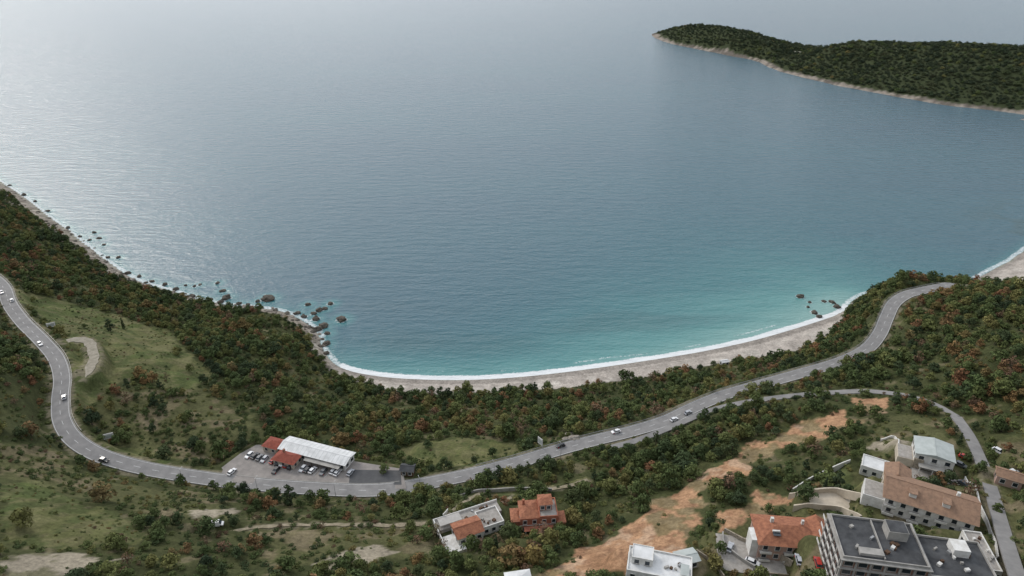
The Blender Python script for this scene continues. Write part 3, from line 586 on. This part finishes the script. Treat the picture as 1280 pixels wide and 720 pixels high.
LC=[(312,570,'white'),(319,571,'black'),(325,573,'grey'),(331,575,'silver'),(342,577,'red'),(348,579,'black'),(354,580,'white'),(359,582,'red'),(364,584,'black'),(379,587,'silver'),(385,588,'black'),(391,589,'white'),(404,591,'grey'),(417,590,'white'),(422,592,'white'),(345,589,'black'),(290,591,'white'),(438,592,'silver')]
for i,(u,v,c_) in enumerate(LC):
    p=W(u,v,LOTZ); car('parked_car',p[0],p[1],LOTZ+.01,math.radians(68+random.uniform(-4,4)+(180 if i%3==0 else 0)),c_)
bl=[]
for (u0,v0,u1,v1) in [(309,569,335,576),(339,576,368,585),(376,586,410,592)]:
    A=W(u0,v0,LOTZ);B=W(u1,v1,LOTZ); k_=int(np.linalg.norm(B-A)/2.5)
    for i in range(k_+1):
        q=A+(B-A)*i/k_; dv=np.array([math.cos(math.radians(68)),math.sin(math.radians(68)),0]); bl.append(np.array([q-dv*2.5,q+dv*2.5]))
multi_ribbon('bay_lines',bl,-.06,.06,.03,M['line'],lo)
for u,v,c_,an in [(940,705,'white',-30),(998,702,'silver',80),(1022,706,'red',80),(912,686,'silver',60),(1248,566,'white',-60),(1206,574,'red',-50),(1205,608,'black',-70),(1265,592,'white',20),(1200,583,'grey',-50),(983,692,'red',85)]:
    p=P(u,v); car('parked_car',p[0],p[1],p[2]+.12,math.radians(an),c_)
for u,v,an in [(272,658,10)]:
    p=P(u,v); car('parked_van',p[0],p[1],p[2]+.25,math.radians(an),'van')
# ------------------------------------------------------------- signs, lamps
def billboard(u,v,w,h_,an):
    p=P(u,v); b_=Bld('billboard',(p[0],p[1],p[2]-.3),math.radians(an)); b_.box('panel',M['white'],0,0,3.6+h_/2-1.2,w,.2,h_); b_.box('frame',M['metal'],0,.16,3.6+h_/2-1.2,w+.2,.1,h_+.2); b_.box('print',M['roofgrey'],0,-.12,3.6+h_/2-1.2,w*.8,.06,h_*.6)
    for q in (-w*.35,w*.35): b_.box('posts',M['metal'],q,.25,1.8,.2,.2,4)
    b_.done()
billboard(66,413,4,2.6,30); billboard(138,553,4,2.6,25); billboard(675,560,3,3.4,-50)
def lamp(p,an):
    b_=Bld('street_lamp',(p[0],p[1],p[2]-.3),an); bm=b_.bm('pole',M['metal']); bmesh.ops.create_cone(bm,cap_ends=True,segments=8,radius1=.12,radius2=.06,depth=8,matrix=Matrix.Translation((0,0,4)))
    b_.box('arm',M['metal'],.7,0,8,1.6,.08,.08); b_.box('head',M['metal'],1.6,0,7.95,.6,.22,.12); b_.done()
T,Nn=frames(R)
for i in range(int(n*.4),int(n*.62),32): 
    q=R[i].copy(); q[:2]-=Nn[i]*4.6; lamp(q,math.atan2(Nn[i][1],Nn[i][0]))
for u,v,s in [(712,543,2.5),(718,548,3),(707,549,2)]:
    p=P(u,v); o=bpy.data.objects.new('boulder',rms2[int(s)]); link(o); o.location=p; o.scale=(s*.8,s*.6,s*.6)
for i in range(190):
    k_=random.random(); j=random.randint(8,80); q=coast_s[j]+(coast_s[j+1]-coast_s[j])*k_; s=random.uniform(.6,2.3)
    x,y=q[0]+random.uniform(-5,4),q[1]+random.uniform(-8,2); o=bpy.data.objects.new('shore_rock',(rms2 if random.random()<.6 else rms)[i%6]); link(o); o.location=(x,y,max(float(hgt(x,y)),0)); o.scale=(s,s*.8,s*.8); o.rotation_euler=(0,0,k_*6)
c=P(905,455); b_=Bld('beach_hut',c,math.radians(15)); b_.block(0,0,5,3,0,2.2,1,M['white'],2,1); b_.gable(0,0,5,3,2.2,.7,M['roofwhite'],.3); b_.done()
# ------------------------------------------------------------- vegetation
def leafmat(name,ramp,nm=1.5,rm=.75):
    m,nt,b=newmat(name); b.inputs['Roughness'].default_value=.9; b.inputs['Specular IOR Level'].default_value=.12
    oi=N(nt,'ShaderNodeObjectInfo'); n_=N(nt,'ShaderNodeTexNoise'); n_.inputs['Scale'].default_value=.022; n_.inputs['Detail'].default_value=3; L=nt.links.new; L(oi.outputs['Location'],n_.inputs['Vector'])
    a_=N(nt,'ShaderNodeMath',operation='MULTIPLY_ADD'); L(oi.outputs['Random'],a_.inputs[0]); a_.inputs[1].default_value=rm
    s_=N(nt,'ShaderNodeMath',operation='MULTIPLY_ADD'); L(n_.outputs['Fac'],s_.inputs[0]); s_.inputs[1].default_value=nm; s_.inputs[2].default_value=-nm/2+.12; L(s_.outputs[0],a_.inputs[2])
    r_=N(nt,'ShaderNodeValToRGB'); L(a_.outputs[0],r_.inputs['Fac']); e_=r_.color_ramp.elements
    e_[0].position=ramp[0][0]; e_[0].color=(*ramp[0][1],1); e_[1].position=ramp[-1][0]; e_[1].color=(*ramp[-1][1],1)
    for p_,c_ in ramp[1:-1]: q=e_.new(p_); q.color=(*c_,1)
    at_=N(nt,'ShaderNodeAttribute',attribute_name='tone'); vm=N(nt,'ShaderNodeVectorMath',operation='SCALE'); L(r_.outputs[0],vm.inputs[0]); L(at_.outputs['Fac'],vm.inputs['Scale']); L(vm.outputs[0],b.inputs['Base Color'])
    return m
LM=leafmat('foliage_mixed',[(0,(.048,.068,.03)),(.3,(.07,.095,.035)),(.55,(.095,.117,.042)),(.75,(.13,.138,.048)),(.9,(.16,.14,.052)),(1,(.165,.115,.05))])
LD=leafmat('foliage_dark',[(0,(.034,.05,.026)),(.5,(.05,.07,.033)),(1,(.075,.092,.038))])
LP=leafmat('foliage_peninsula',[(0,(.03,.044,.026)),(.5,(.045,.06,.032)),(1,(.075,.082,.04))])
LA=leafmat('foliage_autumn',[(0,(.17,.135,.06)),(.35,(.165,.11,.052)),(.7,(.17,.085,.045)),(1,(.2,.15,.055))])
LB=leafmat('foliage_brown',[(0,(.12,.09,.055)),(.5,(.14,.085,.055)),(1,(.13,.11,.06))])
M['bark']=mat('bark',(.15,.12,.09),(.08,.065,.05),3,.9)
def tree_mesh(name,kind,leafm,seed,nleaf):
    r=np.random.default_rng(seed); V=[];Fc=[];tone=[];mi=[]
    def quad(c,nrm,s,t):
        a=np.cross(nrm,r.normal(size=3)); a/=np.linalg.norm(a)+1e-9; b_=np.cross(nrm,a); k=len(V); asp=r.uniform(.6,1)
        for q in (-1,-.35),(1,-.5),(.55,1),(-.6,.7): V.append(c+a*s*q[0]+b_*s*q[1]*asp); tone.append(t)
        Fc.append((k,k+1,k+2,k+3)); mi.append(0)
    lobes=[]
    if kind=='broad':
        nl=r.integers(6,10)
        for i in range(nl):
            an=i*2.4+r.uniform(-.5,.5); rad=r.uniform(.4,1.7); lobes.append((np.array([math.cos(an)*rad,math.sin(an)*rad,r.uniform(1.7,3.6)-.35*rad]),r.uniform(.8,1.35),r.uniform(.78,1.25)))
        lobes.append((np.array([0,0,3.9]),1.1,1.15))
    elif kind=='bush':
        for i in range(5):
            an=i*1.3; rad=r.uniform(.3,1.5); lobes.append((np.array([math.cos(an)*rad,math.sin(an)*rad,r.uniform(.5,1.1)]),r.uniform(.7,1.1),r.uniform(.8,1.2)))
    elif kind=='cypress':
        for i in range(8): lobes.append((np.array([r.normal()*.1,r.normal()*.1,.9+i*.85]),.85*(1-i/10)**.6,r.uniform(.85,1.1)))
    elif kind=='pine':
        for i in range(9): an=i*2.4; rad=1.8*(1-i/11); lobes.append((np.array([math.cos(an)*rad*.7,math.sin(an)*rad*.7,1.8+i*.5]),.95*(1-i/16),r.uniform(.8,1.2)))
    tot=sum(l[1]**2 for l in lobes)
    for c,rad,tn in lobes:
        for _ in range(int(nleaf*rad*rad/tot)):
            d=r.normal(size=3); d/=np.linalg.norm(d)
            if d[2]<-.4: d[2]*=-1
            p=c+d*rad*r.uniform(.66,1.1)*np.array([1,1,.85]); nn=d+r.normal(size=3)*.38; nn/=np.linalg.norm(nn); quad(p,nn,r.uniform(.17,.36),tn*r.uniform(.75,1.28))
    def limb(a,b_,ra,rb):
        a=np.array(a,float);b_=np.array(b_,float);d=b_-a;d/=np.linalg.norm(d);x=np.cross(d,[.3,.9,.1]);x/=np.linalg.norm(x);y=np.cross(d,x);k=len(V)
        for q in range(5): th=q*2*math.pi/5; V.append(a+(x*math.cos(th)+y*math.sin(th))*ra); V.append(b_+(x*math.cos(th)+y*math.sin(th))*rb); tone.extend([1,1])
        for q in range(5): j=(q+1)%5; Fc.append((k+2*q,k+2*j,k+2*j+1,k+2*q+1)); mi.append(1)
    th=2.0 if kind in('broad','pine') else .5
    limb((0,0,-.8),(0,0,th),.2,.12)
    for c,rad,tn in lobes[:6]: limb((0,0,th*.8),c,.09,.03)
    o=mesh_np(name,np.array(V),np.array(Fc),leafm,None,False,False); o.data.materials.append(M['bark']); o.data.polygons.foreach_set('material_index',np.array(mi,np.int32)[:len(o.data.polygons)]); addf(o.data,'tone',tone); return o
protos=bpy.data.collections.new('forest_tree_kinds')
kinds=[]
# 0-4 mixed, 5-6 dark, 7 autumn, 8-9 bush, 10 brown bush, 11 cypress, 12 pine, 13 sparse brown tree, 14-15 peninsula
for i,(k_,lm,nl) in enumerate([('broad',LM,520)]*5+[('broad',LD,520)]*2+[('broad',LA,420)]+[('bush',LM,190)]*2+[('bush',LB,150)]+[('cypress',LD,420),('pine',LD,420),('broad',LB,150),('broad',LP,300),('broad',LP,300)]):
    o=tree_mesh('t%02d_%s'%(i,k_),k_,lm,100+i,nl); protos.objects.link(o); kinds.append(o)
def scatter(name,pts,sc,rz,idx):
    me=bpy.data.meshes.new(name); me.vertices.add(len(pts)); me.vertices.foreach_set('co',np.asarray(pts,np.float32).ravel())
    a=me.attributes.new('sc','FLOAT_VECTOR','POINT'); a.data.foreach_set('vector',np.asarray(sc,np.float32).ravel()); addf(me,'rz',rz)
    a=me.attributes.new('pi','INT','POINT'); a.data.foreach_set('value',np.asarray(idx,np.int32)); o=link(bpy.data.objects.new(name,me))
    nt=bpy.data.node_groups.new(name,'GeometryNodeTree'); nt.interface.new_socket('Geometry',in_out='INPUT',socket_type='NodeSocketGeometry'); nt.interface.new_socket('Geometry',in_out='OUTPUT',socket_type='NodeSocketGeometry')
    gi=nt.nodes.new('NodeGroupInput'); go=nt.nodes.new('NodeGroupOutput'); ip=nt.nodes.new('GeometryNodeInstanceOnPoints'); ci=nt.nodes.new('GeometryNodeCollectionInfo'); ci.inputs[0].default_value=protos; ci.inputs['Separate Children'].default_value=True; ci.inputs['Reset Children'].default_value=True
    def na(nm,t): q=nt.nodes.new('GeometryNodeInputNamedAttribute'); q.data_type=t; q.inputs['Name'].default_value=nm; return q.outputs['Attribute']
    cx=nt.nodes.new('ShaderNodeCombineXYZ'); nt.links.new(na('rz','FLOAT'),cx.inputs[2]); ip.inputs['Pick Instance'].default_value=True
    nt.links.new(gi.outputs[0],ip.inputs['Points']); nt.links.new(ci.outputs[0],ip.inputs['Instance']); nt.links.new(na('pi','INT'),ip.inputs['Instance Index']); nt.links.new(cx.outputs[0],ip.inputs['Rotation']); nt.links.new(na('sc','FLOAT_VECTOR'),ip.inputs['Scale']); nt.links.new(ip.outputs[0],go.inputs[0])
    md_=o.modifiers.new('g','NODES'); md_.node_group=nt; return o
def samp(A,x,y):
    i=np.clip(np.searchsorted(gx,x)-1,0,len(gx)-1); j=np.clip(np.searchsorted(gy,y)-1,0,len(gy)-1); return A[i,j]
padm=np.zeros(X.shape,bool)
for c,a,poly in pads.values(): padm|=inside(X,Y,poly)
lotd,_=segdist(X,Y,np.array(lot)[:,:2],closed=True); padm|=inside(X,Y,np.array(lot)[:,:2])|(lotd<1.5)
def infrust(x,y,z,m=90):
    dx,dy,dz=x,y,z-H; dep=dy*CP-dz*SP; up=dy*SP+dz*CP
    uu=640+F*dx/np.maximum(dep,1); vv=360-F*up/np.maximum(dep,1); return (dep>5)&(uu>-m)&(uu<1280+m)&(vv<720+m*1.3)&(vv>-m)
def cand(sp):
    x,y=np.meshgrid(np.arange(-700,600,sp),np.arange(60,860,sp)); x=x.ravel()+rng.uniform(-.5,.5,x.size)*sp; y=y.ravel()+rng.uniform(-.5,.5,y.size)*sp
    z=hgt(x,y); k=(samp(sd,x,y)>4)&(~samp(shore,x,y))&infrust(x,y,z); return x[k],y[k],z[k]
def zones(x,y): return samp(mg,x,y),samp(ms,x,y),samp(md,x,y)|samp(mso,x,y),samp(mb,x,y),samp(padm,x,y),samp(dr_all,x,y),samp(sd,x,y)
x,y,z=cand(3.9); g_,s_,d_,b_,p_,r_,q_=zones(x,y); cl=fbm(x,y,26,201); cl2=fbm(x,y,60,207)
den=np.clip(.35+1.6*(cl-.3),.25,1); den=np.where(s_,den*.42*(cl>.4),den); den=np.where(g_,.04*(cl>.45),den); den[d_|b_|p_]=0; den[r_<2.3]=0
for ox,oy in ((2,0),(-2,0),(0,2),(0,-2)): den[samp(md,x+ox,y+oy)]=0
upl=(x<-60)&(y<235); den=np.where(upl&~g_,den*np.where(cl2>.42,.9,.45),den)
k=rng.random(len(x))<den; x,y,z,cl,r_=x[k],y[k],z[k],cl[k],r_[k]; n_=len(x)
base=np.clip(rng.lognormal(-.12,.32,n_),.45,1.75)*(.75+.5*cl); base=np.where(r_<5,np.minimum(base,.75),base)
aut=fbm(x,y,18,233)>.59
idx=np.where(aut,rng.choice([0,2,7,13,10,5],n_,p=[.3,.25,.2,.1,.05,.1]),rng.choice([0,1,2,3,4,5,6,7,12,13],n_,p=[.16,.16,.15,.15,.13,.08,.07,.03,.04,.03]))
sc=np.stack([base*rng.uniform(.9,1.2,n_),base*rng.uniform(.9,1.2,n_),base*rng.uniform(.75,1.15,n_)],-1)
scatter('forest_trees',np.stack([x,y,z-.2*base],-1),sc,rng.random(n_)*6.28,idx); nt1=n_
x,y,z=cand(2.4); g_,s_,d_,b_,p_,r_,q_=zones(x,y); cl=fbm(x,y,12,301)
den=np.full(len(x),.45); den=np.where(s_,.55*(cl>.4)+.15,den); den=np.where(g_,.5*(cl>.5)+.08,den); den[d_]=.05; den[b_|p_]=0; den[r_<.8]=0
k=rng.random(len(x))<den; x,y,z,g_=x[k],y[k],z[k],g_[k]; n_=len(x); base=rng.uniform(.25,.75,n_)*np.where(g_,.6,1)
scatter('shrub_undergrowth',np.stack([x,y,z-.1],-1),np.stack([base,base,base*rng.uniform(.7,1.1,n_)],-1),rng.random(n_)*6.28,rng.choice([8,9,10],n_,p=[.48,.45,.07])); nt2=n_
x,y=np.meshgrid(np.arange(380,2000,7.6),np.arange(950,2150,7.6)); x=x.ravel()+rng.uniform(-3.8,3.8,x.size); y=y.ravel()+rng.uniform(-3.8,3.8,y.size)
ps=psd[np.clip(((x-px_[0])/7).astype(int),0,len(px_)-1),np.clip(((y-py_[0])/7).astype(int),0,len(py_)-1)]; z=phgt(x,y)
k=(ps>8+9*fbm(x,y,40,9))&infrust(x,y,z,60)&(np.hypot(x-clear[0],y-clear[1])>11)&(rng.random(len(x))<.95); x,y,z=x[k],y[k],z[k]; n_=len(x); base=np.clip(rng.lognormal(.5,.28,n_),1,3.0)*(.7+.6*fbm(x,y,50,401))
scatter('peninsula_forest',np.stack([x,y,z-.6*base],-1),np.stack([base,base,base*.6],-1),rng.random(n_)*6.28,rng.choice([14,15,5,0],n_,p=[.42,.38,.1,.1])); nt3=n_
print('TREES',nt1,nt2,nt3)
def tree(name,k_,u,v,s):
    p=P(u,v); o=bpy.data.objects.new(name,kinds[k_].data); link(o); o.location=(p[0],p[1],p[2]-.2); o.scale=(s,s,s*random.uniform(.9,1.1)); o.rotation_euler=(0,0,random.random()*6)
for u,v,s in [(155,411,1.1),(552,650,.9),(620,690,1.0),(1030,612,.8),(1105,612,.7),(1198,556,.8)]: tree('cypress_tree',11,u,v,s)
for u,v,s in [(540,645,1.3),(700,668,1.2),(715,650,1.4),(610,690,1.2),(640,688,1.1),(745,668,1.2),(900,690,.9),(1040,650,.8),(1225,590,.9),(960,640,.8),(1110,600,.8),(1080,585,.9),(635,600,1.3),(480,590,1.0),(1120,590,.7),(1020,600,.6),(1245,640,.8),(1130,600,.7)]: tree('broadleaf_tree',random.choice([0,1,2,3]),u,v,s)
for u,v,s in [(145,492,1.2),(40,545,1.6),(130,625,1.8),(300,437,1.2),(235,430,1.1)]: tree('autumn_tree',7,u,v,s)
# ------------------------------------------------------------- light
SUN_EL=math.radians(36); SUN_AZ=math.radians(-42)
sd_=Vector((math.sin(SUN_AZ)*math.cos(SUN_EL),math.cos(SUN_AZ)*math.cos(SUN_EL),math.sin(SUN_EL)))
l=bpy.data.lights.new('sun','SUN'); l.energy=1.3; l.angle=math.radians(16); l.color=(1,.94,.86); so=link(bpy.data.objects.new('sun',l)); so.rotation_euler=(-sd_).to_track_quat('-Z','Y').to_euler()
w=bpy.data.worlds.new('World'); scene.world=w; w.use_nodes=True; nt=w.node_tree; nt.nodes.clear(); L=nt.links.new
out=N(nt,'ShaderNodeOutputWorld'); sky=N(nt,'ShaderNodeTexSky',sky_type='NISHITA'); sky.sun_disc=False; sky.sun_elevation=SUN_EL; sky.sun_rotation=SUN_AZ; sky.dust_density=3
bg=N(nt,'ShaderNodeBackground'); bg.inputs[1].default_value=.1; L(sky.outputs[0],bg.inputs[0])
tc=N(nt,'ShaderNodeTexCoord'); mp=N(nt,'ShaderNodeMapping'); mp.inputs['Scale'].default_value=(1,1,3); L(tc.outputs['Generated'],mp.inputs[0])
cn=N(nt,'ShaderNodeTexNoise'); cn.inputs['Scale'].default_value=1.6; cn.inputs['Detail'].default_value=6; L(mp.outputs[0],cn.inputs['Vector'])
cr=N(nt,'ShaderNodeValToRGB'); cr.color_ramp.elements[0].position=.3; cr.color_ramp.elements[1].position=.7; cr.color_ramp.elements[0].color=(.66,.74,.85,1); cr.color_ramp.elements[1].color=(1.0,1.02,1.06,1); L(cn.outputs['Fac'],cr.inputs[0])
dt=N(nt,'ShaderNodeVectorMath',operation='DOT_PRODUCT'); L(tc.outputs['Generated'],dt.inputs[0]); dt.inputs[1].default_value=sd_
gm=N(nt,'ShaderNodeMapRange'); gm.inputs[1].default_value=.35; gm.inputs[2].default_value=1.0; gm.inputs[3].default_value=.95; gm.inputs[4].default_value=1.65; gm.interpolation_type='SMOOTHSTEP'; L(dt.outputs['Value'],gm.inputs[0])
cb=N(nt,'ShaderNodeBackground'); L(cr.outputs[0],cb.inputs[0]); L(gm.outputs[0],cb.inputs[1])
mx=N(nt,'ShaderNodeMixShader'); mx.inputs[0].default_value=.8; L(bg.outputs[0],mx.inputs[1]); L(cb.outputs[0],mx.inputs[2]); L(mx.outputs[0],out.inputs[0])
cam=bpy.data.cameras.new('camera'); cam.sensor_width=36; cam.lens=36*F/1280; cam.clip_end=80000; cam.clip_start=1; co=link(bpy.data.objects.new('camera',cam)); co.location=(0,0,H); co.rotation_euler=(math.pi/2-PITCH,0,0); scene.camera=co
scene.view_settings.view_transform='Standard'; scene.view_settings.look='None'; scene.view_settings.exposure=0
